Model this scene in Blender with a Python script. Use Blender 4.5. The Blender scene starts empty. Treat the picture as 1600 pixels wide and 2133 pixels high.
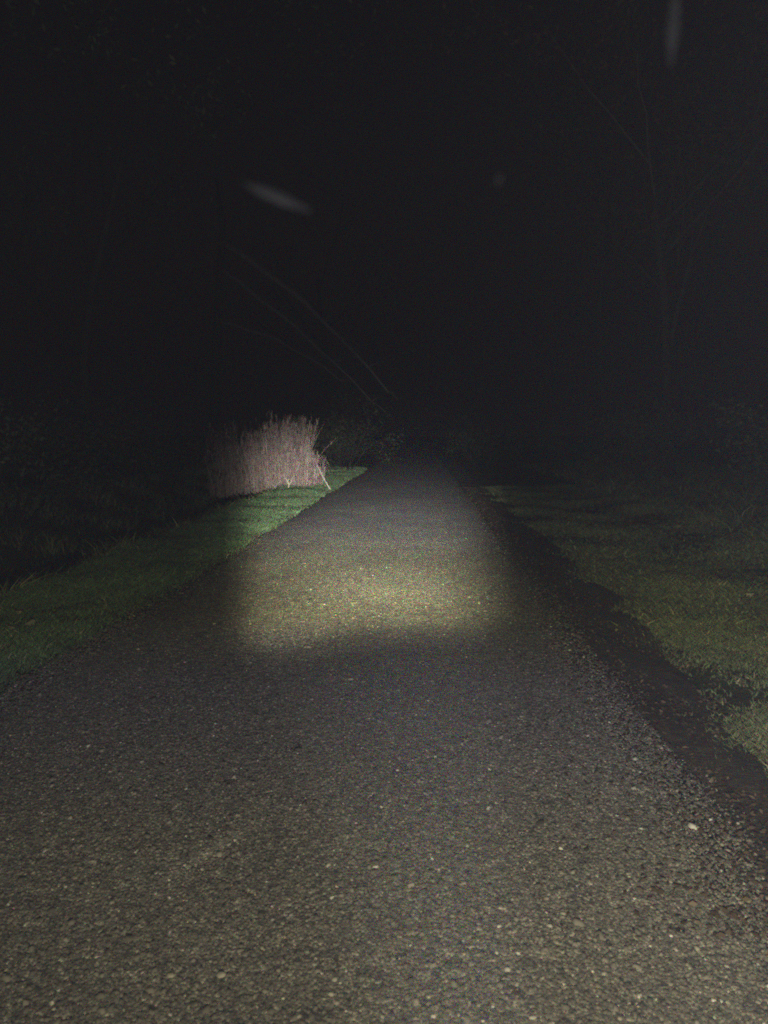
import bpy, math, random
import numpy as np
from mathutils import Vector, Matrix, Quaternion
rng = np.random.default_rng(7)
random.seed(7)
S = bpy.context.scene
COL = S.collection
R = math.radians

# ---------------------------------------------------------------- camera
CAM_H = 1.5
cd = bpy.data.cameras.new("camera")
cam = bpy.data.objects.new("camera", cd); COL.objects.link(cam)
cd.sensor_fit = 'VERTICAL'; cd.sensor_height = 36.0
cd.lens = 1602 / 2133 * 36.0
cam.location = (0, 0, CAM_H)
cam.rotation_euler = (R(90 - 5.74), 0, R(2.86))
cd.clip_start = 0.02; cd.clip_end = 2000
cd.dof.use_dof = True; cd.dof.focus_distance = 6.0; cd.dof.aperture_fstop = 4.2
S.camera = cam

# ---------------------------------------------------------------- render look
S.view_settings.view_transform = 'Standard'; S.view_settings.look = 'None'
S.view_settings.exposure = 0.0; S.view_settings.gamma = 1.0
S.render.engine = 'CYCLES'
S.cycles.use_denoising = False           # keep the sampling grain: a high-ISO night shot
S.cycles.use_adaptive_sampling = True
S.cycles.adaptive_threshold = 0.6; S.cycles.adaptive_min_samples = 48
S.cycles.max_bounces = 3; S.cycles.diffuse_bounces = 1; S.cycles.glossy_bounces = 1
S.cycles.transparent_max_bounces = 4; S.cycles.volume_bounces = 0
S.cycles.pixel_filter_type = 'GAUSSIAN'; S.cycles.filter_width = 2.3
S.cycles.sample_clamp_direct = 2.0

# ---------------------------------------------------------------- night sky (overcast, almost black)
W = bpy.data.worlds.new("World"); S.world = W; W.use_nodes = True
nt = W.node_tree; bg = nt.nodes['Background']
sky = nt.nodes.new('ShaderNodeTexSky'); sky.sky_type = 'NISHITA'; sky.sun_disc = False
sky.sun_elevation = R(-4); sky.sun_rotation = R(200)
mixw = nt.nodes.new('ShaderNodeMix'); mixw.data_type = 'RGBA'; mixw.blend_type = 'ADD'; mixw.inputs[0].default_value = 1
mixw.inputs[7].default_value = (0.021, 0.013, 0.016, 1)
nt.links.new(sky.outputs[0], mixw.inputs[6]); nt.links.new(mixw.outputs[2], bg.inputs[0])
bg.inputs[1].default_value = 0.06

# faint moonlight behind the cloud
ld = bpy.data.lights.new("sun", 'SUN'); ld.energy = 0.004; ld.angle = R(12); ld.color = (0.9, 0.93, 1)
lo = bpy.data.objects.new("sun", ld); COL.objects.link(lo); lo.rotation_euler = (R(40), 0, R(20))

# ---------------------------------------------------------------- the cyclist's headlight (out of frame, just under the camera)
# beam profile measured in the lamp's own directions: u = sideways, v = up/down (tangents)
LAMP = Vector((0.06, 0.10, 1.06))
LAMP_POWER = 20000.0
def nmath(nt, op, a, b=None, c=None):
    n = nt.nodes.new('ShaderNodeMath'); n.operation = op
    for i, v in enumerate((a, b, c)):
        if v is None: continue
        if isinstance(v, (int, float)): n.inputs[i].default_value = v
        else: nt.links.new(v, n.inputs[i])
    return n.outputs[0]
def curve(nt, val, pts, lo_, hi_):
    """piecewise-smooth profile through pts = [(x, y)], as a colour ramp"""
    t = nt.nodes.new('ShaderNodeMapRange'); t.clamp = True
    nt.links.new(val, t.inputs[0]); t.inputs[1].default_value = lo_; t.inputs[2].default_value = hi_
    r = nt.nodes.new('ShaderNodeValToRGB'); r.color_ramp.interpolation = 'LINEAR'
    el = r.color_ramp.elements
    while len(el) > 1: el.remove(el[-1])
    for i, (x, y) in enumerate(pts):
        p = (x - lo_) / (hi_ - lo_)
        e = el[0] if i == 0 else el.new(p)
        if i == 0: e.position = p
        e.color = (y, y, y, 1) if isinstance(y, (int, float)) else (*y, 1)
    nt.links.new(t.outputs[0], r.inputs[0])
    return r.outputs[0]
def headlight(channel):
    ll = bpy.data.lights.new("headlight_beam", 'SPOT'); ll.energy = LAMP_POWER
    ll.spot_size = R(180); ll.spot_blend = 0.1; ll.shadow_soft_size = 0.018
    lamp = bpy.data.objects.new("headlight_beam", ll); COL.objects.link(lamp)
    lamp.location = LAMP; lamp.rotation_euler = (R(90), 0, 0)      # aimed level along the road (+Y)
    ll.use_nodes = True; lt = ll.node_tree; em = lt.nodes['Emission']
    tc = lt.nodes.new('ShaderNodeTexCoord'); sp = lt.nodes.new('ShaderNodeSeparateXYZ')
    lt.links.new(tc.outputs['Normal'], sp.inputs[0])
    nz = nmath(lt, 'MAXIMUM', nmath(lt, 'ABSOLUTE', sp.outputs[2]), 0.05)
    u = nmath(lt, 'DIVIDE', sp.outputs[0], nz)
    v = nmath(lt, 'DIVIDE', sp.outputs[1], nz)
    uh = nmath(lt, 'SUBTRACT', nmath(lt, 'MULTIPLY', nmath(lt, 'ADD', u, 0.07), nmath(lt, 'ADD', nmath(lt, 'MULTIPLY', v, 0.8), 1.12)), 0.07)   # the lobe narrows towards its top
    # hot lobe: uneven cut-off along its lower edge
    wob = nmath(lt, 'MULTIPLY', nmath(lt, 'SINE', nmath(lt, 'MULTIPLY', u, 22.0)), 0.006)
    vh = nmath(lt, 'ADD', nmath(lt, 'ADD', v, nmath(lt, 'MULTIPLY', u, -0.085)), wob)
    HOT_V = [(-0.205, 0.0), (-0.187, 0.10), (-0.165, 0.68), (-0.146, 1.15), (-0.118, 1.75), (-0.100, 2.8), (-0.075, 4.0), (-0.045, 4.0), (-0.01, 3.9), (0.02, 2.8), (0.06, 0.6), (0.13, 0.03), (0.3, 0.0)]
    HOT_U = [(-0.34, 0.0), (-0.28, 0.02), (-0.258, 0.10), (-0.241, 0.26), (-0.222, 0.44), (-0.18, 0.62), (-0.12, 0.88), (-0.07, 1.0), (-0.03, 1.0), (0.015, 0.86), (0.055, 0.58), (0.09, 0.22), (0.12, 0.03), (0.16, 0.0), (0.3, 0.0)]
    SPL_V = [(-1.2, 0.0), (-0.85, 0.013), (-0.6, 0.020), (-0.36, 0.042), (-0.26, 0.060), (-0.18, 0.085), (-0.10, 0.10), (-0.03, 0.14), (0.04, 0.22), (0.25, 0.36), (0.6, 0.56), (1.2, 0.54), (2.6, 0.50)]  # upward spill raised beyond a real beam, to light the haze as a veil
    SPL_U = [(-1.3, 0.6), (-0.7, 0.42), (-0.3, 0.47), (0.05, 0.62), (0.4, 0.9), (0.8, 0.85), (1.3, 0.3)]
    TINT_V = [(-0.8, (1.0, .91, .58)), (-0.4, (1.0, .94, .70)), (-0.24, (.98, .94, .98)), (-0.17, (.98, .94, .54)), (-0.12, (.98, .95, .64)), (-0.08, (.98, .97, .93)), (0.0, (.97, .96, 1.0)), (0.5, (.95, .95, 1.0))]
    hot = nmath(lt, 'MULTIPLY', curve(lt, vh, [(a, b / 4) for a, b in HOT_V], -0.3, 0.35), curve(lt, uh, HOT_U, -0.4, 0.35))
    core_d = nmath(lt, 'ADD', nmath(lt, 'POWER', nmath(lt, 'DIVIDE', nmath(lt, 'ADD', u, 0.055), 0.085), 2.0),
                   nmath(lt, 'POWER', nmath(lt, 'DIVIDE', nmath(lt, 'ADD', v, 0.148), 0.026), 2.0))
    core = nmath(lt, 'MULTIPLY', nmath(lt, 'EXPONENT', nmath(lt, 'MULTIPLY', core_d, -1.0)), 0.5)
    spill = nmath(lt, 'MULTIPLY', curve(lt, v, SPL_V, -1.3, 3.0), curve(lt, u, SPL_U, -1.4, 1.4))
    tot = nmath(lt, 'ADD', nmath(lt, 'ADD', nmath(lt, 'MULTIPLY', hot, 2.5), core), nmath(lt, 'MULTIPLY', spill, 0.85))
    tintn = lt.nodes.new('ShaderNodeMix'); tintn.data_type = 'RGBA'; tintn.blend_type = 'MULTIPLY'; tintn.inputs[0].default_value = 1
    lt.links.new(curve(lt, v, TINT_V, -0.9, 0.6), tintn.inputs[6]); tintn.inputs[7].default_value = (*channel, 1)
    lt.links.new(tintn.outputs[2], em.inputs[0])
    lt.links.new(tot, em.inputs[1])
# one white headlight; the red/green/blue split is added to colour the render grain
for channel in ((1, 0, 0), (0, 1, 0), (0, 0, 1)): headlight(channel)

# ================================================================ helpers
def mesh_np(name, verts, faces_flat, loop_tot, mat, attrs=None, smooth=False):
    me = bpy.data.meshes.new(name)
    verts = np.asarray(verts, np.float32); ff = np.asarray(faces_flat, np.int32).ravel()
    lt_ = np.asarray(loop_tot, np.int32)
    me.vertices.add(len(verts)); me.vertices.foreach_set('co', verts.ravel())
    me.loops.add(len(ff)); me.loops.foreach_set('vertex_index', ff)
    me.polygons.add(len(lt_))
    me.polygons.foreach_set('loop_start', np.concatenate([[0], np.cumsum(lt_)[:-1]]).astype(np.int32))
    me.polygons.foreach_set('loop_total', lt_)
    me.update(calc_edges=True)
    if attrs is not None:
        for k, a in attrs.items():
            at = me.attributes.new(k, 'FLOAT', 'POINT'); at.data.foreach_set('value', np.asarray(a, np.float32))
    if smooth: me.polygons.foreach_set('use_smooth', np.ones(len(lt_), bool))
    me.validate()
    me.materials.append(mat)
    return me
def link(name, me, parent=None, loc=(0, 0, 0)):
    o = bpy.data.objects.new(name, me); COL.objects.link(o); o.location = loc
    if parent: o.parent = parent
    return o
def tag(o, label=None, cat=None, group=None, kind=None):
    if label: o['label'] = label
    if cat: o['category'] = cat
    if group: o['group'] = group
    if kind: o['kind'] = kind
    return o

class Mesh:
    def __init__(s): s.v = []; s.f = []; s.n = []; s.a = []; s.c = 0
    def add(s, vs, fs, a=0.5):
        for f in fs: s.f.extend(i + s.c for i in f); s.n.append(len(f))
        s.v.extend(vs); s.c += len(vs); s.a.extend([a] * len(vs))
    def tube(s, pts, rad, seg=6, a=0.5, cap=True):
        vs = []; pts = [Vector(p) for p in pts]
        prev = None
        for i, p in enumerate(pts):
            d = (pts[min(i + 1, len(pts) - 1)] - pts[max(i - 1, 0)]).normalized()
            ref = Vector((1, 0, 0)) if abs(d.x) < 0.8 else Vector((0, 1, 0))
            if prev is not None: ref = prev
            b = (ref - d * ref.dot(d)).normalized(); c = d.cross(b); prev = b
            for k in range(seg):
                t = 2 * math.pi * k / seg
                vs.append(tuple(p + (b * math.cos(t) + c * math.sin(t)) * rad[i]))
        fs = []
        for i in range(len(pts) - 1):
            for k in range(seg):
                k2 = (k + 1) % seg
                fs.append((i * seg + k, i * seg + k2, (i + 1) * seg + k2, (i + 1) * seg + k))
        if cap:
            fs.append(tuple(range(seg))[::-1]); fs.append(tuple((len(pts) - 1) * seg + k for k in range(seg)))
        s.add(vs, fs, a)
    def ribbon(s, pts, wid, side, a=0.5):
        vs = []
        for p, w in zip(pts, wid):
            p = Vector(p); vs += [tuple(p - side * w), tuple(p + side * w)]
        s.add(vs, [(2 * i, 2 * i + 1, 2 * i + 3, 2 * i + 2) for i in range(len(pts) - 1)], a)
    def build(s, name, mat, smooth=False):
        return mesh_np(name, s.v, s.f, s.n, mat, {'tone': s.a}, smooth)

def mat(name, rough=0.9, spec=0.2):
    m = bpy.data.materials.new(name); m.use_nodes = True
    b = m.node_tree.nodes['Principled BSDF']; b.inputs['Roughness'].default_value = rough
    b.inputs['Specular IOR Level'].default_value = spec
    return m, m.node_tree, b
def ramp(nt, src, stops, interp='LINEAR'):
    r = nt.nodes.new('ShaderNodeValToRGB'); r.color_ramp.interpolation = interp
    el = r.color_ramp.elements
    while len(el) > 1: el.remove(el[-1])
    for i, (p, c) in enumerate(stops):
        e = el[0] if i == 0 else el.new(p)
        e.position = p; e.color = (*c, 1)
    nt.links.new(src, r.inputs[0]); return r.outputs[0]
def noise(nt, scale, detail=4, rough=0.6, vec=None):
    n = nt.nodes.new('ShaderNodeTexNoise'); n.inputs['Scale'].default_value = scale
    n.inputs['Detail'].default_value = detail; n.inputs['Roughness'].default_value = rough
    if vec is None:
        g = nt.nodes.new('ShaderNodeNewGeometry'); vec = g.outputs['Position']
    nt.links.new(vec, n.inputs['Vector']); return n.outputs[0]
def mixc(nt, f, a, b, mode='MIX'):
    n = nt.nodes.new('ShaderNodeMix'); n.data_type = 'RGBA'; n.blend_type = mode
    for i, x in ((0, f), (6, a), (7, b)):
        if isinstance(x, (int, float)): n.inputs[i].default_value = x
        elif isinstance(x, tuple): n.inputs[i].default_value = (*x, 1)
        else: nt.links.new(x, n.inputs[i])
    return n.outputs[2]
def attr_mat(name, stops, rough=0.9, spec=0.15, nscale=None, bump=0):
    m, nt, b = mat(name, rough, spec)
    a = nt.nodes.new('ShaderNodeAttribute'); a.attribute_name = 'tone'
    c = ramp(nt, a.outputs['Fac'], stops)
    if nscale:
        k = ramp(nt, noise(nt, nscale), [(0.3, (.6, .6, .6)), (0.7, (1.25, 1.2, 1.15))])
        c = mixc(nt, 1.0, c, k, 'MULTIPLY')
    nt.links.new(c, b.inputs['Base Color'])
    if bump:
        bp = nt.nodes.new('ShaderNodeBump'); bp.inputs['Strength'].default_value = bump; bp.inputs['Distance'].default_value = 0.02
        nt.links.new(noise(nt, (nscale or 10) * 3), bp.inputs['Height']); nt.links.new(bp.outputs[0], b.inputs['Normal'])
    return m

def pix(px, py):      # ground point seen at a pixel of the photograph
    d = cam.rotation_euler.to_matrix() @ Vector(((px - 800) / 1602, -(py - 1066.5) / 1602, -1))
    t = -(CAM_H - .02) / d.z; return d.x * t, d.y * t
_a, _b2 = pix(345, 1832), pix(545, 1708); _L = math.hypot(_b2[0] - _a[0], _b2[1] - _a[1])
SCR = (_a[0], _a[1], _b2[0], _b2[1], (_b2[0] - _a[0]) / _L, (_b2[1] - _a[1]) / _L, _L)   # a pale scrape on the asphalt
# ---- materials
# chip-sealed asphalt
M_road, nt, b = mat('road_chipseal', 0.85, 0.3)
g = nt.nodes.new('ShaderNodeNewGeometry'); pos = g.outputs['Position']
vo = nt.nodes.new('ShaderNodeTexVoronoi'); vo.inputs['Scale'].default_value = 95; nt.links.new(pos, vo.inputs['Vector'])
vo2 = nt.nodes.new('ShaderNodeTexVoronoi'); vo2.inputs['Scale'].default_value = 38; nt.links.new(pos, vo2.inputs['Vector'])
hs = nt.nodes.new('ShaderNodeSeparateColor'); nt.links.new(vo.outputs['Color'], hs.inputs[0])
hs2 = nt.nodes.new('ShaderNodeSeparateColor'); nt.links.new(vo2.outputs['Color'], hs2.inputs[0])
c1 = ramp(nt, hs.outputs[0], [(0.0, (.05, .048, .046)), (0.45, (.10, .096, .09)), (0.8, (.17, .163, .15)), (0.97, (.30, .29, .26)), (1, (.36, .35, .31))])
c2 = ramp(nt, hs2.outputs[0], [(0.0, (.55, .55, .56)), (0.5, (1, 1, 1)), (0.9, (1.4, 1.38, 1.3)), (1, (1.9, 1.85, 1.7))])
c = mixc(nt, 1.0, c1, c2, 'MULTIPLY')
c3 = ramp(nt, noise(nt, 1.3, 5, 0.6), [(0.3, (.8, .8, .82)), (0.7, (1.2, 1.18, 1.12))])
c = mixc(nt, 1.0, c, c3, 'MULTIPLY')
wz = ramp(nt, noise(nt, 0.45, 3, 0.5), [(0.35, (.86, .86, .87)), (0.65, (1.13, 1.12, 1.1))]); c = mixc(nt, 1.0, c, wz, 'MULTIPLY')
sx = nt.nodes.new('ShaderNodeSeparateXYZ'); nt.links.new(pos, sx.inputs[0])
along = nmath(nt, 'ADD', nmath(nt, 'MULTIPLY', nmath(nt, 'SUBTRACT', sx.outputs[0], SCR[0]), SCR[4]), nmath(nt, 'MULTIPLY', nmath(nt, 'SUBTRACT', sx.outputs[1], SCR[1]), SCR[5]))
acr = nmath(nt, 'SUBTRACT', nmath(nt, 'MULTIPLY', nmath(nt, 'SUBTRACT', sx.outputs[0], SCR[0]), SCR[5]), nmath(nt, 'MULTIPLY', nmath(nt, 'SUBTRACT', sx.outputs[1], SCR[1]), SCR[4]))
e1 = nmath(nt, 'EXPONENT', nmath(nt, 'MULTIPLY', nmath(nt, 'POWER', nmath(nt, 'DIVIDE', acr, .025), 2.0), -1.0))
e2 = nmath(nt, 'EXPONENT', nmath(nt, 'MULTIPLY', nmath(nt, 'POWER', nmath(nt, 'DIVIDE', nmath(nt, 'ADD', along, -SCR[6] / 2), SCR[6] * .5), 4.0), -1.0))
c = mixc(nt, nmath(nt, 'MULTIPLY', nmath(nt, 'MULTIPLY', e1, e2), .5), c, (.26, .25, .23))
nt.links.new(c, b.inputs['Base Color'])
bp = nt.nodes.new('ShaderNodeBump'); bp.inputs['Strength'].default_value = 0.7; bp.inputs['Distance'].default_value = 0.004
nt.links.new(vo.outputs['Distance'], bp.inputs['Height']); bp.invert = True
nt.links.new(bp.outputs[0], b.inputs['Normal'])

M_ground, nt, b = mat('soil_and_moss', 0.95, 0.1)
c = ramp(nt, noise(nt, 3.0, 8, 0.65), [(0.3, (.022, .02, .014)), (0.5, (.035, .038, .018)), (0.7, (.05, .062, .024))])
nt.links.new(c, b.inputs['Base Color'])
bp = nt.nodes.new('ShaderNodeBump'); bp.inputs['Strength'].default_value = 0.8; bp.inputs['Distance'].default_value = 0.03
nt.links.new(noise(nt, 25, 6), bp.inputs['Height']); nt.links.new(bp.outputs[0], b.inputs['Normal'])

M_mud, nt, b = mat('damp_mud', 0.8, 0.25)
c = ramp(nt, noise(nt, 14.0, 8, 0.7), [(0.3, (.018, .015, .011)), (0.5, (.036, .030, .022)), (0.72, (.085, .072, .05))])
nt.links.new(c, b.inputs['Base Color'])
bp = nt.nodes.new('ShaderNodeBump'); bp.inputs['Strength'].default_value = 0.9; bp.inputs['Distance'].default_value = 0.02
nt.links.new(noise(nt, 60, 6), bp.inputs['Height']); nt.links.new(bp.outputs[0], b.inputs['Normal'])

M_grass = attr_mat('grass_blades', [(0, (.058, .058, .035)), (0.25, (.058, .084, .040)), (0.6, (.076, .128, .054)), (0.88, (.10, .145, .06)), (1, (.26, .24, .16))], 0.7, 0.25)
M_olive = attr_mat('worn_olive_grass', [(0, (.035, .03, .018)), (0.3, (.052, .058, .028)), (0.6, (.095, .115, .048)), (0.88, (.13, .145, .06)), (1, (.22, .19, .11))], 0.75, 0.2)
M_litter = attr_mat('leaf_litter', [(0, (.03, .022, .015)), (0.6, (.07, .05, .032)), (1, (.16, .13, .09))], 0.85, 0.15)
M_reed = attr_mat('dry_reed', [(0, (.10, .073, .058)), (0.4, (.23, .172, .138)), (0.8, (.36, .285, .225)), (1, (.55, .46, .38))], 0.85, 0.2)
M_bark = attr_mat('bark', [(0, (.012, .010, .009)), (1, (.03, .026, .022))], 0.95, 0.1, 8, 0.8)
M_brown = attr_mat('withered_leaves', [(0, (.014, .009, .006)), (1, (.035, .022, .014))], 0.85, 0.1)
M_leaf = attr_mat('dark_leaves', [(0, (.014, .018, .009)), (0.6, (.026, .032, .014)), (1, (.05, .045, .022))], 0.8, 0.2)
M_chip = attr_mat('stone_chips', [(0, (.05, .046, .04)), (0.35, (.10, .092, .076)), (0.7, (.17, .155, .125)), (0.93, (.27, .25, .20)), (1, (.42, .40, .34))], 0.8, 0.3)
M_birch = attr_mat('pale_bark', [(0, (.03, .028, .026)), (1, (.07, .065, .06))], 0.9, 0.1, 9, 0.4)
M_pale = attr_mat('bleached_wood', [(0, (.25, .22, .18)), (1, (.55, .52, .45))], 0.9, 0.2, 20, 0.4)
M_dead = attr_mat('fallen_leaf', [(0, (.14, .12, .07)), (1, (.30, .28, .20))], 0.8, 0.2, 40)
M_moth = attr_mat('moth_scales', [(0, (.012, .012, .012)), (1, (.017, .017, .016))], 0.9, 0.0)
_n = M_moth.node_tree; _b = _n.nodes['Principled BSDF']; _b.inputs['Alpha'].default_value = 0.0045   # gossamer, seen through

# ================================================================ ground, road, shoulder
RL, RR = -2.48, 1.20
def edge_l(y): return RL + 0.02 * np.sin(y * 0.9) + 0.012 * np.sin(y * 2.7 + 1) + 0.006 * np.sin(y * 9)
def edge_r(y): return RR + 0.025 * np.sin(y * 0.7 + 2) + 0.012 * np.sin(y * 2.1) + 0.008 * np.sin(y * 7)
def ter(x, y):
    x = np.asarray(x, float); y = np.asarray(y, float)
    z = np.full(np.broadcast(x, y).shape, -0.03)
    dl = -2.55 - x
    z = z + np.where(dl > 0, 0.06 * np.clip(dl / 0.3, 0, 1), 0)
    z = z - np.where(x < -3.7, 0.55 * np.clip((-3.7 - x) / 1.3, 0, 1) ** 1.2, 0)
    z = z + np.where(x < -5.6, 0.75 * np.clip((-5.6 - x) / 1.8, 0, 1), 0)
    dr = x - 1.6
    z = z + np.where(dr > 0, 0.05 * np.clip(dr / 0.5, 0, 1) + 0.12 * np.clip((dr - 1.5) / 4, 0, 1), 0)
    off = np.clip(np.maximum(dl, dr), 0, 1)
    z = z + off * (0.025 * np.sin(x * 2.3 + y * 1.1) + 0.008 * np.sin(x * 5.1 - y * 3.7) + 0.004 * np.sin(y * 6.3 + x * 1.7))
    return z
def axis(pts): return np.array(sorted(set(np.round(pts, 4))))
xs = axis(np.concatenate([-np.geomspace(9, 500, 26), np.arange(-9, 9.01, 0.15), np.geomspace(9.2, 500, 26)]))
ys = axis(np.concatenate([-np.geomspace(3, 300, 12), np.arange(-3, 30, 0.2), np.geomspace(30, 900, 60)]))
def grid(xs, ys, zf):
    X, Y = np.meshgrid(xs, ys); V = np.stack([X.ravel(), Y.ravel(), zf(X, Y).ravel()], 1)
    nx, ny = len(xs), len(ys); i = np.arange(nx - 1)[None] + nx * np.arange(ny - 1)[:, None]
    F = np.stack([i, i + 1, i + 1 + nx, i + nx], -1).reshape(-1, 4)
    return V, F
V, F = grid(xs, ys, ter)
tag(link('ground', mesh_np('ground', V, F, np.full(len(F), 4), M_ground, smooth=True)), kind='structure')
# road: one ribbon with uneven edges, slight camber
yr = np.concatenate([np.arange(-4, 40, 0.12), np.geomspace(40, 600, 50)])
def bend(y): return -np.clip(y - 60, 0, None) ** 2 * 0.0006
rows = []; tt = np.linspace(0, 1, 15)
for y in yr:
    a_, b_ = edge_l(y), edge_r(y)
    x = a_ + (b_ - a_) * tt
    z = 0.02 * (1 - (2 * tt - 1) ** 2) + np.where((tt == 0) | (tt == 1), -0.045, 0.0)
    rows.append(np.stack([x + bend(y), np.full(15, y), z], 1))
V = np.concatenate(rows); i = np.arange(14)[None] + 15 * np.arange(len(yr) - 1)[:, None]
F = np.stack([i, i + 1, i + 16, i + 15], -1).reshape(-1, 4)
tag(link('road', mesh_np('road', V, F, np.full(len(F), 4), M_road, smooth=True)), kind='structure')
# muddy strip between the asphalt and the right-hand grass
rows = []; tt = np.linspace(0, 1, 7)
for y in yr:
    a_, b_ = edge_r(y) - 0.06, edge_r(y) + 0.48 + 0.2 * min(1, max(0, (y - 4) / 3)) + 0.04 * math.sin(y * 1.3)
    x = a_ + (b_ - a_) * tt
    z = -0.012 + 0.012 * np.sin(x * 9 + y * 4) - 0.03 * (tt == 0) + 0.028 * tt ** 2 - 0.05 * (tt == 1)
    rows.append(np.stack([x + bend(y), np.full(7, y), z], 1))
V = np.concatenate(rows); i = np.arange(6)[None] + 7 * np.arange(len(yr) - 1)[:, None]
F = np.stack([i, i + 1, i + 8, i + 7], -1).reshape(-1, 4)
tag(link('dirt_shoulder', mesh_np('dirt_shoulder', V, F, np.full(len(F), 4), M_mud, smooth=True)), kind='structure')
# thin dark crack across the lane far ahead
m = Mesh(); n = 26
for (x0, x1, yc, wd) in ((0.35, 1.1, 16.6, .035), ):
    vs = []
    for k in range(n):
        t = k / (n - 1); x = x0 + (x1 - x0) * t; y = yc + 0.28 * math.sin(t * 2.6) + 0.04 * math.sin(t * 23)
        w = wd * (0.3 + math.sin(t * 3.14)); tx = (x + 2.48) / 3.68; z = 0.02 * (1 - (2 * tx - 1) ** 2) + 0.005
        vs += [(x, y - w, z), (x, y + w, z)]
    m.add(vs, [(2 * k, 2 * k + 2, 2 * k + 3, 2 * k + 1) for k in range(n - 1)], 0.0)
M_tar, _nt, _b = mat('tar', 0.6, 0.3); _b.inputs['Base Color'].default_value = (.015, .015, .016, 1)
tag(link('road_crack', m.build('road_crack', M_tar)), kind='structure')

# ================================================================ stone chips bedded in the near road (stuff)
def chips(N, ylo, yhi, size, falloff):
    y = ylo + (yhi - ylo) * rng.random(N) ** falloff
    el, er = edge_l(y), edge_r(y)
    x = el + 0.02 + (er - el + 0.01) * rng.random(N) + .055 * rng.normal(0, 1, N) * (rng.random(N) < .7)
    vis = (x - 0.05 * y > -0.58 * y - 0.3) & (x < 0.6 * y + 0.4)
    vis &= rng.random(N) < np.clip((yhi - y) / (yhi - ylo) * 1.6, 0, 1)
    x, y = x[vis], y[vis]; N = len(x)
    tx = np.clip((x - edge_l(y)) / (edge_r(y) - edge_l(y)), 0, 1)
    z = 0.02 * (1 - (2 * tx - 1) ** 2)
    z = np.where(x > edge_r(y), -0.01, z)
    s = size * np.clip(rng.lognormal(0, 0.33, N), .5, 2.3)
    K = 6
    ang = np.arange(K) * 2 * np.pi / K
    a = ang[None] + rng.normal(0, .22, (N, K)) + rng.random((N, 1)) * 6.28
    rr = s[:, None] * (1 + rng.normal(0, .18, (N, K)))
    asp = rng.uniform(.6, 1, (N, 1)); th = rng.random((N, 1)) * 3.14
    lx, ly = rr * np.cos(a), rr * np.sin(a) * asp
    px = lx * np.cos(th) - ly * np.sin(th); py = lx * np.sin(th) + ly * np.cos(th)
    tilt = rng.normal(0, .22, (N, 2)); hgt = s * rng.uniform(.2, .5, N) * np.clip(3.2 / y, .25, 1)
    bot = np.stack([x[:, None] + px, y[:, None] + py, np.repeat((z - .002)[:, None], K, 1)], -1)
    q = 0.62
    top = np.stack([x[:, None] + px * q, y[:, None] + py * q, (z + hgt)[:, None] + px * tilt[:, :1] + py * tilt[:, 1:]], -1)
    al = (x - SCR[0]) * SCR[4] + (y - SCR[1]) * SCR[5]; ac = (x - SCR[0]) * SCR[5] - (y - SCR[1]) * SCR[4]
    scr = np.exp(-(ac / .035) ** 2) * np.exp(-((al - SCR[6] / 2) / (SCR[6] * .5)) ** 4)
    V = np.concatenate([bot, top], 1).reshape(-1, 3)
    base = (np.arange(N) * 2 * K)[:, None]
    k = np.arange(K); k2 = (k + 1) % K
    sides = np.stack([k, k2, k2 + K, k + K], -1).ravel()[None] + base
    tops = (k + K)[None] + base
    flat = np.concatenate([sides, tops], 1).ravel()
    tot_ = np.tile([4] * K + [K], N)
    tone = np.repeat(np.clip(rng.beta(1.6, 3.2, N) + (rng.random(N) < .05) * .4 + .38 * scr, 0, 1), 2 * K)
    return V, flat, tot_, tone
parts = [chips(190000, 1.5, 6.5, .0052, 1.35), chips(2600, 1.5, 7.5, .011, 1.2), chips(60000, 3.0, 13, .0065, 1.0)]
off = 0; VV = []; FF = []; TT = []; AA = []
for V, f, t, a in parts:
    VV.append(V); FF.append(f + off); TT.append(t); AA.append(a); off += len(V)
tag(link('stone_chippings', mesh_np('stone_chippings', np.concatenate(VV), np.concatenate(FF), np.concatenate(TT), M_chip, {'tone': np.concatenate(AA)})), 'small grey and tan stone chips bedded in the near asphalt', 'stone chips', kind='stuff')

# ================================================================ grass (stuff)
def blades(x, y, h, w, lean, zoff=0.0):
    N = len(x); z = ter(x, y) + zoff
    th = rng.random(N) * 6.283; sx, sy = np.cos(th) * w, np.sin(th) * w
    la = rng.random(N) * 6.283; ll_ = lean * h * rng.uniform(.3, 1.6, N); dx, dy = np.cos(la) * ll_, np.sin(la) * ll_
    P = []
    for t, wk in ((0, 1.0), (.5, .85), (1.0, 0.12)):
        cx, cy, cz = x + dx * t * t, y + dy * t * t, z - .01 + (h + .01) * (t - .22 * t * t * lean)
        P += [np.stack([cx - sx * wk, cy - sy * wk, cz], -1), np.stack([cx + sx * wk, cy + sy * wk, cz], -1)]
    V = np.stack(P, 1).reshape(-1, 3); b0 = (np.arange(N) * 6)[:, None]
    F = np.array([0, 1, 3, 2, 2, 3, 5, 4])[None] + b0
    return V, F.ravel(), np.full(2 * N, 4)
def clumpy(x, y, f=1.0):
    return .5 + .25 * np.sin(x * 3.1 * f + 1.3 * np.sin(y * 2.2 * f)) + .25 * np.sin(y * 2.7 * f + 1.7 * np.sin(x * 1.9 * f + 2))
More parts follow.
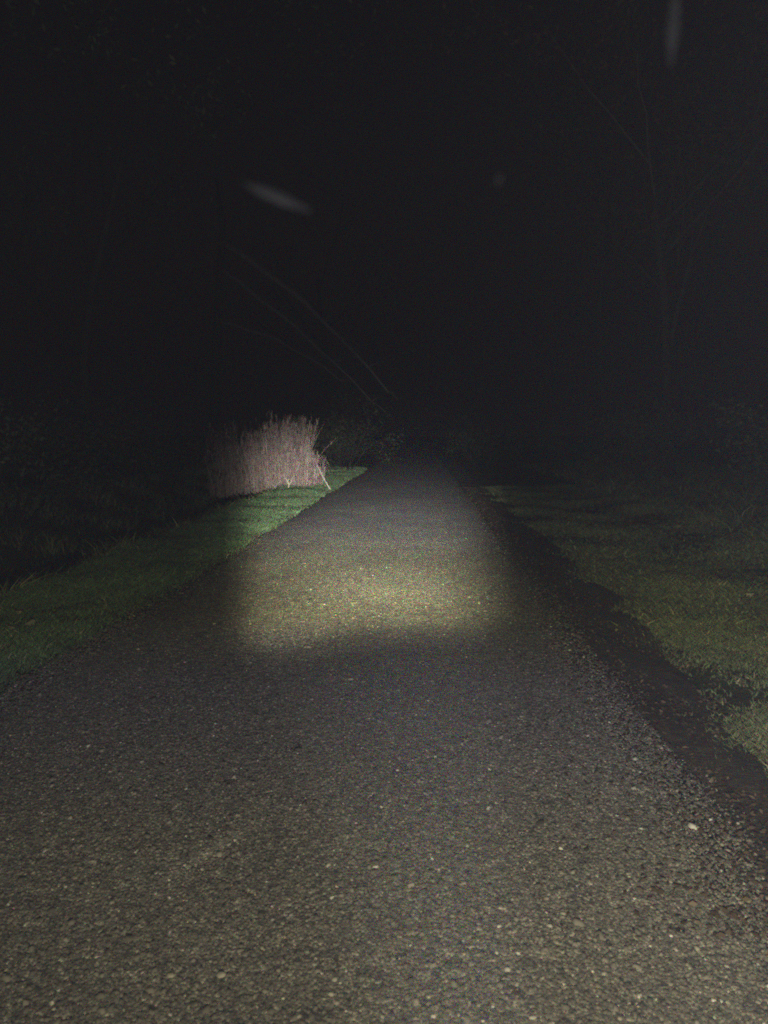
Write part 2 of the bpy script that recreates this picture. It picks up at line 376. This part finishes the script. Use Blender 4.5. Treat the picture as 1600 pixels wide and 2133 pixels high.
def grass(name, regions, label, M_g=None):
    VV = []; FF = []; TT = []; AA = []; off = 0
    for (N, xa, xb, y0, y1, h, w, side) in regions:
        y = y0 + (y1 - y0) * rng.random(N) ** 1.35
        t = rng.random(N)
        if side < 0: x = edge_l(y) + .01 + .045 * rng.normal(0, 1, N) - (xb - xa) * t
        elif side == 0: x = xa + (xb - xa) * t
        else: x = edge_r(y) + .38 + .2 * np.clip((y - 4) / 3, 0, 1) + .05 * np.sin(y * 1.3) + .03 * np.sin(y * 4.3 + 2 * np.sin(y)) + .025 * np.sin(y * 11 + 3 * np.sin(y * 2.3)) + .09 * rng.normal(0, 1, N) - .3 * rng.random(N) * (rng.random(N) < .05) + (xb - xa) * t ** 1.1
        k = clumpy(x, y); fine = clumpy(x, y, 4.3)
        keep = rng.random(N) < (.35 + .5 * k + .3 * fine if M_g is None else -.10 + 1.15 * k + .35 * fine)
        x, y, k, fine = x[keep], y[keep], k[keep], fine[keep]; n = len(x)
        hh = h * (.45 + .7 * k + .35 * fine) * rng.uniform(.5, 1.25, n)
        ww = w * rng.uniform(.6, 1.3, n) * (1 + y / 22)
        V, f, tt_ = blades(x, y, hh, ww, 0.8)
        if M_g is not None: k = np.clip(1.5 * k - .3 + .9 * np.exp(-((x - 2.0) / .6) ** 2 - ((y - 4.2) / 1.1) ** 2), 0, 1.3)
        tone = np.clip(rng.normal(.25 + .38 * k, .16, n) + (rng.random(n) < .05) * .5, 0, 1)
        VV.append(V); FF.append(f + off); TT.append(tt_); AA.append(np.repeat(tone, 6)); off += len(V)
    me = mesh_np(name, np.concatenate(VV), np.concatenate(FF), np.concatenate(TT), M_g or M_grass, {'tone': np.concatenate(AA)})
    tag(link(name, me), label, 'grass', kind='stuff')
grass('grass', [(90000, 0, 1.35, 3.0, 14, .075, .0035, -1), (60000, 0, 1.6, 12, 34, .09, .006, -1)],
      'short green grass on the narrow left verge')
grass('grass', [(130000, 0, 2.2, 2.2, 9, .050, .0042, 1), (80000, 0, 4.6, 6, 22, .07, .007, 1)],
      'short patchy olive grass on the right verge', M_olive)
grass('grass', [(26000, -9, -3.7, 4, 34, .20, .006, 0), (16000, 4.5, 11, 6, 36, .28, .006, 0)],
      'taller rough dark grass in the ditch and beyond the verges', M_olive)
# leaf litter and grit along both road edges
N = 20000; y = 2.2 + 20 * rng.random(N) ** 1.7; sd_ = rng.random(N) < .7
x = np.where(sd_, edge_r(y) + .2 + .28 * rng.normal(0, 1, N), edge_l(y) - .15 + .22 * rng.normal(0, 1, N))
tx = (x - RL) / (RR - RL); z = np.where((tx > 0) & (tx < 1), .02 * (1 - (2 * tx - 1) ** 2), np.maximum(ter(x, y), -.012)) + .012
a = rng.normal(0, 1, (N, 3)) * [1, 1, .3]; a /= np.linalg.norm(a, axis=1)[:, None]; b2 = np.cross(a, rng.normal(0, .5, (N, 3)) + [0, 0, 1]); b2 /= np.linalg.norm(b2, axis=1)[:, None]
sz = rng.uniform(.004, .018, (N, 1)); P = np.stack([x, y, z], -1)
V = np.stack([P - a * sz, P + b2 * sz * .5, P + a * sz, P - b2 * sz * .5], 1).reshape(-1, 3)
tag(link('leaf_litter', mesh_np('leaf_litter', V, np.arange(4 * N), np.full(N, 4), M_litter, {'tone': np.repeat(rng.beta(2, 3, N), 4)})), 'small brown dead leaf bits and grit along both road edges', 'leaf litter', kind='stuff')

# ================================================================ dry reeds
def reed_clump(loc, rx, ry, n, h, label, lean=(0, 0), seed=0, group='dry reed clumps at the ditch edge', rad=.0045):
    r = random.Random(seed)
    root = bpy.data.objects.new('reed_clump', None); COL.objects.link(root)
    z0 = float(ter(loc[0], loc[1])); root.location = (loc[0], loc[1], z0)
    tag(root, label, 'reeds', group)
    st = Mesh(); lf = Mesh()
    for k in range(n):
        a = r.random() * 6.283; q = math.sqrt(r.random()); bx, by = rx * q * math.cos(a), ry * q * math.sin(a)
        zz = float(ter(loc[0] + bx, loc[1] + by)) - z0 - .03
        H = h * r.uniform(.5, 1.1) * (1 - .18 * q)
        la = r.random() * 6.283; ln = abs(r.gauss(0, .10)) * H
        if r.random() < .10: ln *= 3.2
        dx, dy = math.cos(la) * ln + lean[0] * H + .16 * bx, math.sin(la) * ln + lean[1] * H + .16 * by
        k1 = r.uniform(-.03, .03); tone = min(1, max(0, r.gauss(.45, .24)))
        P = [(bx + dx * t * t + k1 * math.sin(t * 5), by + dy * t * t, zz + H * t) for t in (0, .25, .5, .75, 1)]
        R_ = rad * r.uniform(.6, 1.5)
        st.tube(P, [R_, R_ * .95, R_ * .85, R_ * .7, R_ * .35], 4, tone, False)
        for j in range(r.randint(2, 5)):
            t = r.uniform(.06, .95); p = Vector((bx + dx * t * t, by + dy * t * t, zz + H * t))
            d = Vector((r.gauss(0, 1), r.gauss(0, 1), 0)).normalized(); L = r.uniform(.10, .34)
            up = r.uniform(-.4, .9); side = Vector((-d.y, d.x, r.uniform(-.5, .5))).normalized(); w = r.uniform(.004, .010)
            lf.ribbon([p, p + d * L * .35 + Vector((0, 0, L * .35 * up)), p + d * L * .6 + Vector((0, 0, L * (.45 * up - .25))), p + d * L * .7 + Vector((0, 0, L * (.3 * up - .7)))],
                      [w * .6, w, w * .7, w * .1], side, min(1, max(0, tone + r.gauss(0, .18))))
        if r.random() < .35:
            p = Vector((bx + dx, by + dy, zz + H))
            for j in range(7):
                d = Vector((r.gauss(0, .3), r.gauss(0, .3), r.uniform(.2, 1))).normalized() * r.uniform(.05, .14)
                lf.ribbon([p - Vector((0, 0, j * .015)), p + d], [.006, .002], Vector((r.gauss(0, 1), r.gauss(0, 1), .1)).normalized(), tone * .8)
    # matted dead stems round the foot
    for k in range(int(n * .5)):
        a = r.random() * 6.283; q = r.uniform(.3, 1.12); bx, by = rx * q * math.cos(a), ry * q * math.sin(a)
        zz = float(ter(loc[0] + bx, loc[1] + by)) - z0
        d = Vector((r.gauss(0, 1), r.gauss(0, 1), abs(r.gauss(0, .6)))).normalized() * r.uniform(.1, .42)
        st.tube([(bx, by, zz), (bx + d.x * .5, by + d.y * .5, zz + d.z * .6 + .02), (bx + d.x, by + d.y, zz + d.z * .8)], [rad, rad * .8, rad * .4], 3, r.uniform(.2, .9), False)
    link('stalks', st.build('stalks', M_reed), root); link('dead_leaves', lf.build('dead_leaves', M_reed), root)
    return root
reed_clump((-3.98, 21.2), .86, .75, 850, 2.0, 'brightest and tallest clump of dry tan reeds beside the left verge', seed=1)
reed_clump((-5.45, 22.2), .75, .7, 320, 2.3, 'dim clump of dry reeds just left of the brightly lit clump', seed=2)
reed_clump((-3.2, 21.9), .36, .45, 90, 1.05, 'short sloping clump of reeds right of the brightly lit clump', lean=(.12, 0), seed=3)
reed_clump((-5.0, 26.5), 1.2, .8, 300, 2.5, 'tall dark clump of reeds standing behind the brightly lit clump', seed=4)

# pale forked stems at the foot of the reeds
def twig(name, loc, segs, mt, label, cat, group=None):
    m = Mesh()
    for pts, r0, r1 in segs:
        n = len(pts); m.tube(pts, [r0 + (r1 - r0) * i / (n - 1) for i in range(n)], 6, random.uniform(.5, 1))
    o = link(name, m.build(name, mt, True), None, (loc[0], loc[1], float(ter(loc[0], loc[1]))))
    tag(o, label, cat, group); return o
twig('forked_twig', (-3.55, 20.15), [([(0, 0, -.03), (.03, 0, .12), (-.02, 0, .24), (-.12, .02, .33)], .022, .008),
                                 ([(.03, 0, .12), (.10, 0, .22), (.13, .01, .34)], .016, .006),
                                 ([(-.02, 0, .2), (.03, 0, .28)], .01, .005)], M_pale,
     'pale forked stick poking up at the foot of the lit reeds', 'stick')
twig('bent_twig', (-3.85, 20.2), [([(0, 0, -.02), (-.06, 0, .1), (.02, 0, .2), (.10, 0, .30)], .015, .006), ([(-.06, 0, .1), (-.13, 0, .2)], .01, .004)], M_pale,
     'thin pale crooked stick left of the forked one at the foot of the reeds', 'stick')
twig('leaning_cane', (-2.36 - .12, 20.9), [([(.0, 0, -.02), (-.2, 0, .32), (-.36, .05, .62), (-.50, .1, .9)], .014, .006)], M_pale,
     'pale thin cane leaning left against the right flank of the reeds', 'cane')

# ================================================================ trees and bushes
def branch(m, tips, r, p, d, L, rad, depth, maxd, upw=.25):
    n = 5; pts = [p]; q = p.copy(); dd = d.copy()
    for i in range(n):
        dd = (dd + Vector((r.gauss(0, .13), r.gauss(0, .13), r.gauss(0, .10) + upw * .12))).normalized()
        q = q + dd * L / n; pts.append(q.copy())
    rs = [rad * (1 - .55 * i / n) for i in range(n + 1)]
    m.tube(pts, rs, 8 if depth == 0 else (5 if depth < 3 else 3), r.uniform(.2, .9), depth == 0)
    if depth >= maxd: tips.append((pts[-1], dd)); tips.append((pts[3], dd)); return
    k = r.randint(3, 4) if depth else r.randint(6, 8)
    for j in range(k):
        t = r.uniform(.35, 1) if depth else .3 + .7 * (j + .5) / k
        i0 = min(n - 1, int(t * n)); b = pts[i0].lerp(pts[i0 + 1], t * n - i0) if i0 < n else pts[-1]
        ax = Vector((r.gauss(0, 1), r.gauss(0, 1), r.gauss(0, 1))); ax = (ax - dd * ax.dot(dd)).normalized()
        nd = (dd * r.uniform(.5, .9) + ax * r.uniform(.5, .9) + Vector((0, 0, upw))).normalized()
        branch(m, tips, r, b, nd, L * r.uniform(.5, .72) * (1 if depth else .8), rs[i0] * r.uniform(.45, .62), depth + 1, maxd, upw)
def leaves(tips, r, per, spread, size):
    P = np.array([t[0] for t in tips]); P = np.repeat(P, per, 0); g_ = np.random.default_rng(r.randint(0, 9999))
    N = len(P); P = P + g_.normal(0, spread, (N, 3)) * [1, 1, .7]
    a = g_.normal(0, 1, (N, 3)); a /= np.linalg.norm(a, axis=1)[:, None]; b_ = g_.normal(0, 1, (N, 3)); b_ -= a * (a * b_).sum(1)[:, None]; b_ /= np.linalg.norm(b_, axis=1)[:, None]
    s = size * g_.uniform(.5, 1.3, (N, 1))
    V = np.stack([P - a * s, P + b_ * s * .45, P + a * s, P - b_ * s * .45], 1).reshape(-1, 3)
    F = np.arange(4 * N); tone = np.repeat(g_.beta(2, 2.5, N), 4)
    return V, F, np.full(N, 4), tone
def tree(loc, H, rad, seed, label, per=3, name='tree', cat='tree', group='dark trees along the lane', lm=None):
    r = random.Random(seed)
    root = bpy.data.objects.new(name, None); COL.objects.link(root); root.location = (loc[0], loc[1], float(ter(loc[0], loc[1])) - .05)
    tag(root, label, cat, group)
    m = Mesh(); tips = []
    branch(m, tips, r, Vector((0, 0, 0)), Vector((r.gauss(0, .05), r.gauss(0, .05), 1)).normalized(), H, rad, 0, 3)
    link('trunk', m.build('trunk', M_bark, True), root)
    V, F, T, a = leaves(tips, r, per, .38, .09)
    link('crown', mesh_np('crown', V, F, T, lm or M_leaf, {'tone': a}), root)
def bush(loc, H, seed, label, group='dark bushes beside the lane', per=10):
    r = random.Random(seed)
    root = bpy.data.objects.new('bush', None); COL.objects.link(root); root.location = (loc[0], loc[1], float(ter(loc[0], loc[1])) - .05)
    tag(root, label, 'bush', group)
    m = Mesh(); tips = []
    for k in range(9):
        a = r.random() * 6.283
        branch(m, tips, r, Vector((math.cos(a) * .25, math.sin(a) * .25, 0)), Vector((math.cos(a) * .7, math.sin(a) * .7, 1.0)).normalized(), H * r.uniform(.5, .8), .02, 1, 3, .15)
    link('stems', m.build('stems', M_bark), root)
    V, F, T, a = leaves(tips, r, per, .16, .045)
    V[:, 2] = np.maximum(V[:, 2], .02)
    link('foliage', mesh_np('foliage', V, F, T, M_leaf, {'tone': a}), root)
tree((7.6, 24), 9.5, .2, 12, 'dark tree right of the lane still holding withered brown leaves', per=24, lm=M_brown)
tree((8.2, 36), 11, .22, 14, 'far dark tree deeper in on the right of the lane', per=14)
tree((-10.6, 24), 10, .2, 15, 'dark leafy tree on the left beyond the ditch', per=16)
tree((-5.6, 50), 12, .25, 17, 'distant dark tree left of the lane end')
# a dead tree behind the reeds whose long boughs droop to the right, over the lane end
root = bpy.data.objects.new('dead_tree', None); COL.objects.link(root); root.location = (-8.2, 30, float(ter(-8.2, 30)))
tag(root, 'bare dead tree left behind the reeds with long boughs drooping down to the right', 'tree', 'dark trees along the lane')
m = Mesh(); m.tube([(0, 0, -.2), (.05, 0, 2), (.2, 0, 4.5), (.35, 0, 7), (.5, .1, 9), (.3, .1, 11)], [.22, .2, .18, .16, .12, .05], 8, .3)
link('trunk', m.build('trunk', M_bark, True), root)
for (p, q, sag, r0) in (((.45, 0, 8.6), (6.9, -.3, 2.9), .5, .15), ((.4, 0, 7.6), (6.2, .2, 2.6), .25, .10), ((.25, 0, 5.6), (5.0, -.4, 3.4), .35, .08)):
    m = Mesh(); p = Vector(p); q = Vector(q); P = []
    for k in range(9):
        t = k / 8; P.append(p.lerp(q, t) + Vector((0, 0, sag * math.sin(t * 3.14) + .05 * math.sin(t * 17))))
    m.tube(P, [r0 * (1 - .75 * k / 8) for k in range(9)], 6, .6)
    for k in range(2, 9):
        for _ in range(2):
            d = Vector((random.uniform(.2, 1), random.gauss(0, .5), random.gauss(-.1, .6))) * random.uniform(.3, .9)
            m.tube([P[k], P[k] + d * .5 + Vector((0, 0, .05)), P[k] + d], [r0 * .22, r0 * .15, r0 * .06], 4, .4)
    link('bough', m.build('bough', M_birch), root)
for i, (x, y, h, lb) in enumerate([
    (-6.6, 9.5, 1.7, 'nearest dark bush across the ditch on the far left'),
    (-6.9, 12.6, 2.0, 'second dark bush across the ditch on the left'),
    (-7.1, 15.8, 1.8, 'third bush along the ditch, left of the reeds'),
    (-6.8, 19.2, 2.2, 'round bush just left of the dim reed clump'),
    (-3.15, 30.3, 2.5, 'bush by the left road edge beyond the reeds'),
    (-4.0, 36.0, 2.2, 'bush far down the left side of the lane'),
    (6.6, 11.5, 1.8, 'nearest dark bush beyond the right grass'),
    (7.0, 14.6, 2.0, 'second dark bush beyond the right grass'),
    (6.2, 20.5, 2.2, 'bush at the back of the right verge behind the slim tree'),
    (4.2, 27.0, 2.1, 'bush close to the right road edge far ahead'),
    (2.9, 38.0, 2.3, 'farthest bush right of the lane end')]):
    bush((x, y), h, 40 + i, lb)

# ================================================================ small things on the ground
def pebble(x, y, s, label, seed, z=None, group='loose pebbles lying on the road'):
    r = random.Random(seed); import bmesh
    bm = bmesh.new(); bmesh.ops.create_icosphere(bm, subdivisions=2, radius=s)
    k = [r.uniform(.75, 1.2) for _ in range(3)]
    for v_ in bm.verts:
        nn = 1 + .16 * math.sin(v_.co.x / s * 3 + seed) * math.cos(v_.co.y / s * 2.5) + r.uniform(-.05, .05)
        v_.co = Vector((v_.co.x * k[0] * 1.25, v_.co.y * k[1], v_.co.z * .5)) * nn
    me = bpy.data.meshes.new('pebble'); bm.to_mesh(me); bm.free()
    at = me.attributes.new('tone', 'FLOAT', 'POINT'); at.data.foreach_set('value', [r.uniform(.93, 1)] * len(me.vertices))
    me.materials.append(M_chip)
    tx = (x - RL) / (RR - RL); zz = .02 * (1 - (2 * tx - 1) ** 2) if z is None else z
    o = link('pebble', me, None, (x, y, zz + s * .42 + .003)); o.rotation_euler = (0, 0, r.random() * 6)
    tag(o, label, 'pebble', group)
for i, (px, py, s, lb) in enumerate([(461, 2036, .0115, 'large pale pebble on the road near the bottom left'), (356, 2036, .0085, 'flat tan pebble left of the large pale one'),
                                     (1110, 2120, .007, 'small white pebble at the bottom edge right of centre'), (1040, 1930, .0075, 'pale pebble in the lower middle of the road'),
                                     (1146, 1928, .0075, 'pale pebble in the lower road right of the middle'), (690, 2075, .008, 'off-white pebble near the bottom centre-left')]):
    x, y = pix(px, py); pebble(x, y, s, lb, 60 + i)
def fallen_leaf(px, py, s, label, seed):
    r = random.Random(seed); x, y = pix(px, py); m = Mesh(); z = float(ter(x, y)) + .05
    P = []
    for k in range(12):
        a = k / 12 * 6.283; q = s * (1 + .25 * math.cos(a * 5)) * (.7 + .3 * abs(math.cos(a / 2)))
        P.append((q * math.cos(a), q * .75 * math.sin(a), .012 * math.sin(a * 2 + seed)))
    m.add(P + [(0, 0, .012)], [(k, (k + 1) % 12, 12) for k in range(12)], r.uniform(.4, 1))
    P2 = [(a_, b_, c_ - .0015) for a_, b_, c_ in P]
    m.add(P2 + [(0, 0, .0105)], [((k + 1) % 12, k, 12) for k in range(12)], .5)
    m.tube([(-s, 0, 0), (-s * 1.5, .01, .006)], [.0015, .001], 4, .3)
    o = link('fallen_leaf', m.build('fallen_leaf', M_dead), None, (x, y, z)); o.rotation_euler = (r.uniform(.1, .5), r.uniform(-.2, .2), r.random() * 6)
    tag(o, label, 'leaf', 'pale fallen leaves on the grass')
for i, (px, py, s, lb) in enumerate([(62, 1312, .05, 'palest fallen leaf on the left verge near the photo edge'), (25, 1322, .035, 'fallen leaf nearest the left photo edge'),
                                     (40, 1285, .03, 'small fallen leaf above the palest one on the left verge'), (540, 1052, .08, 'pale leaf in the grass left below the reeds'),
                                     (1560, 1257, .04, 'single pale leaf lying far right on the right verge')]):
    fallen_leaf(px, py, s, lb, 80 + i)

# ================================================================ moths caught in the light, close to the lens and out of focus
M3 = cam.rotation_euler.to_matrix()
def moth(px0, py0, px1, py1, dist, wid, label, seed, tone=.7):
    def P(px, py): return cam.location + M3 @ (Vector(((px - 800) / 1602, -(py - 1066.5) / 1602, -1)) * dist)
    a, b_ = P(px0, py0), P(px1, py1); ax = (b_ - a); L = ax.length; ax.normalize()
    view = (a - cam.location).normalized(); side = ax.cross(view).normalized(); up = side.cross(ax).normalized()
    root = bpy.data.objects.new('moth', None); COL.objects.link(root)
    root.matrix_world = Matrix.Translation((a + b_) / 2) @ Matrix((ax, side, up)).transposed().to_4x4()
    tag(root, label, 'moth', 'blurred moths in the night air')
    m = Mesh(); n = 9
    m.tube([(L * (-.5 + i / (n - 1)), 0, 0) for i in range(n)], [wid * q for q in (.12, .3, .42, .5, .55, .6, .62, .5, .25)], 8, tone * .8)
    link('body', m.build('body', M_moth, True), root)
    for s in (-1, 1):
        w = Mesh(); pts = [(L * .34, s * wid * .3, wid * .2), (L * .1, s * wid * .95, wid * .3), (-L * .25, s * wid * .8, wid * .3), (-L * .42, s * wid * .2, wid * .2), (0, 0, wid * .25)]
        pts += [(x, y, z + wid * .08) for x, y, z in pts]
        w.add(pts, [(0, 1, 2, 3, 4)[::s], (5, 6, 7, 8, 9)[::-s], (0, 1, 6, 5), (1, 2, 7, 6), (2, 3, 8, 7), (3, 4, 9, 8), (4, 0, 5, 9)], tone)
        link('wing', w.build('wing', M_moth), root)
moth(505, 382, 648, 440, .38, .0030, 'long blurred pale moth hanging in the dark air above the reeds', 1)
moth(1409, -30, 1397, 136, .38, .0032, 'blurred bluish moth cut by the top edge of the photo on the right', 2)
moth(1044, 362, 1036, 386, .38, .0013, 'tiny faint moth right of centre in the dark upper half', 3)

# ================================================================ thin haze volume added for the veil of lens glare
bpy.ops.mesh.primitive_cube_add(size=1)
hz = bpy.context.object; hz.name = 'haze'; hz.scale = (1100, 1300, 26); hz.location = (0, 300, 26 / 2 - 2.5)
mh = bpy.data.materials.new('veil'); mh.use_nodes = True; nh = mh.node_tree
nh.nodes.remove(nh.nodes['Principled BSDF'])
pv = nh.nodes.new('ShaderNodeVolumePrincipled'); pv.inputs['Density'].default_value = 0.00013; pv.inputs['Color'].default_value = (.88, .88, 1, 1); pv.inputs['Anisotropy'].default_value = 0.0
nh.links.new(pv.outputs[0], nh.nodes['Material Output'].inputs['Volume'])
hz.data.materials.append(mh); tag(hz, 'thin pale haze added for the veil of lens glare', 'veil', kind='stuff')
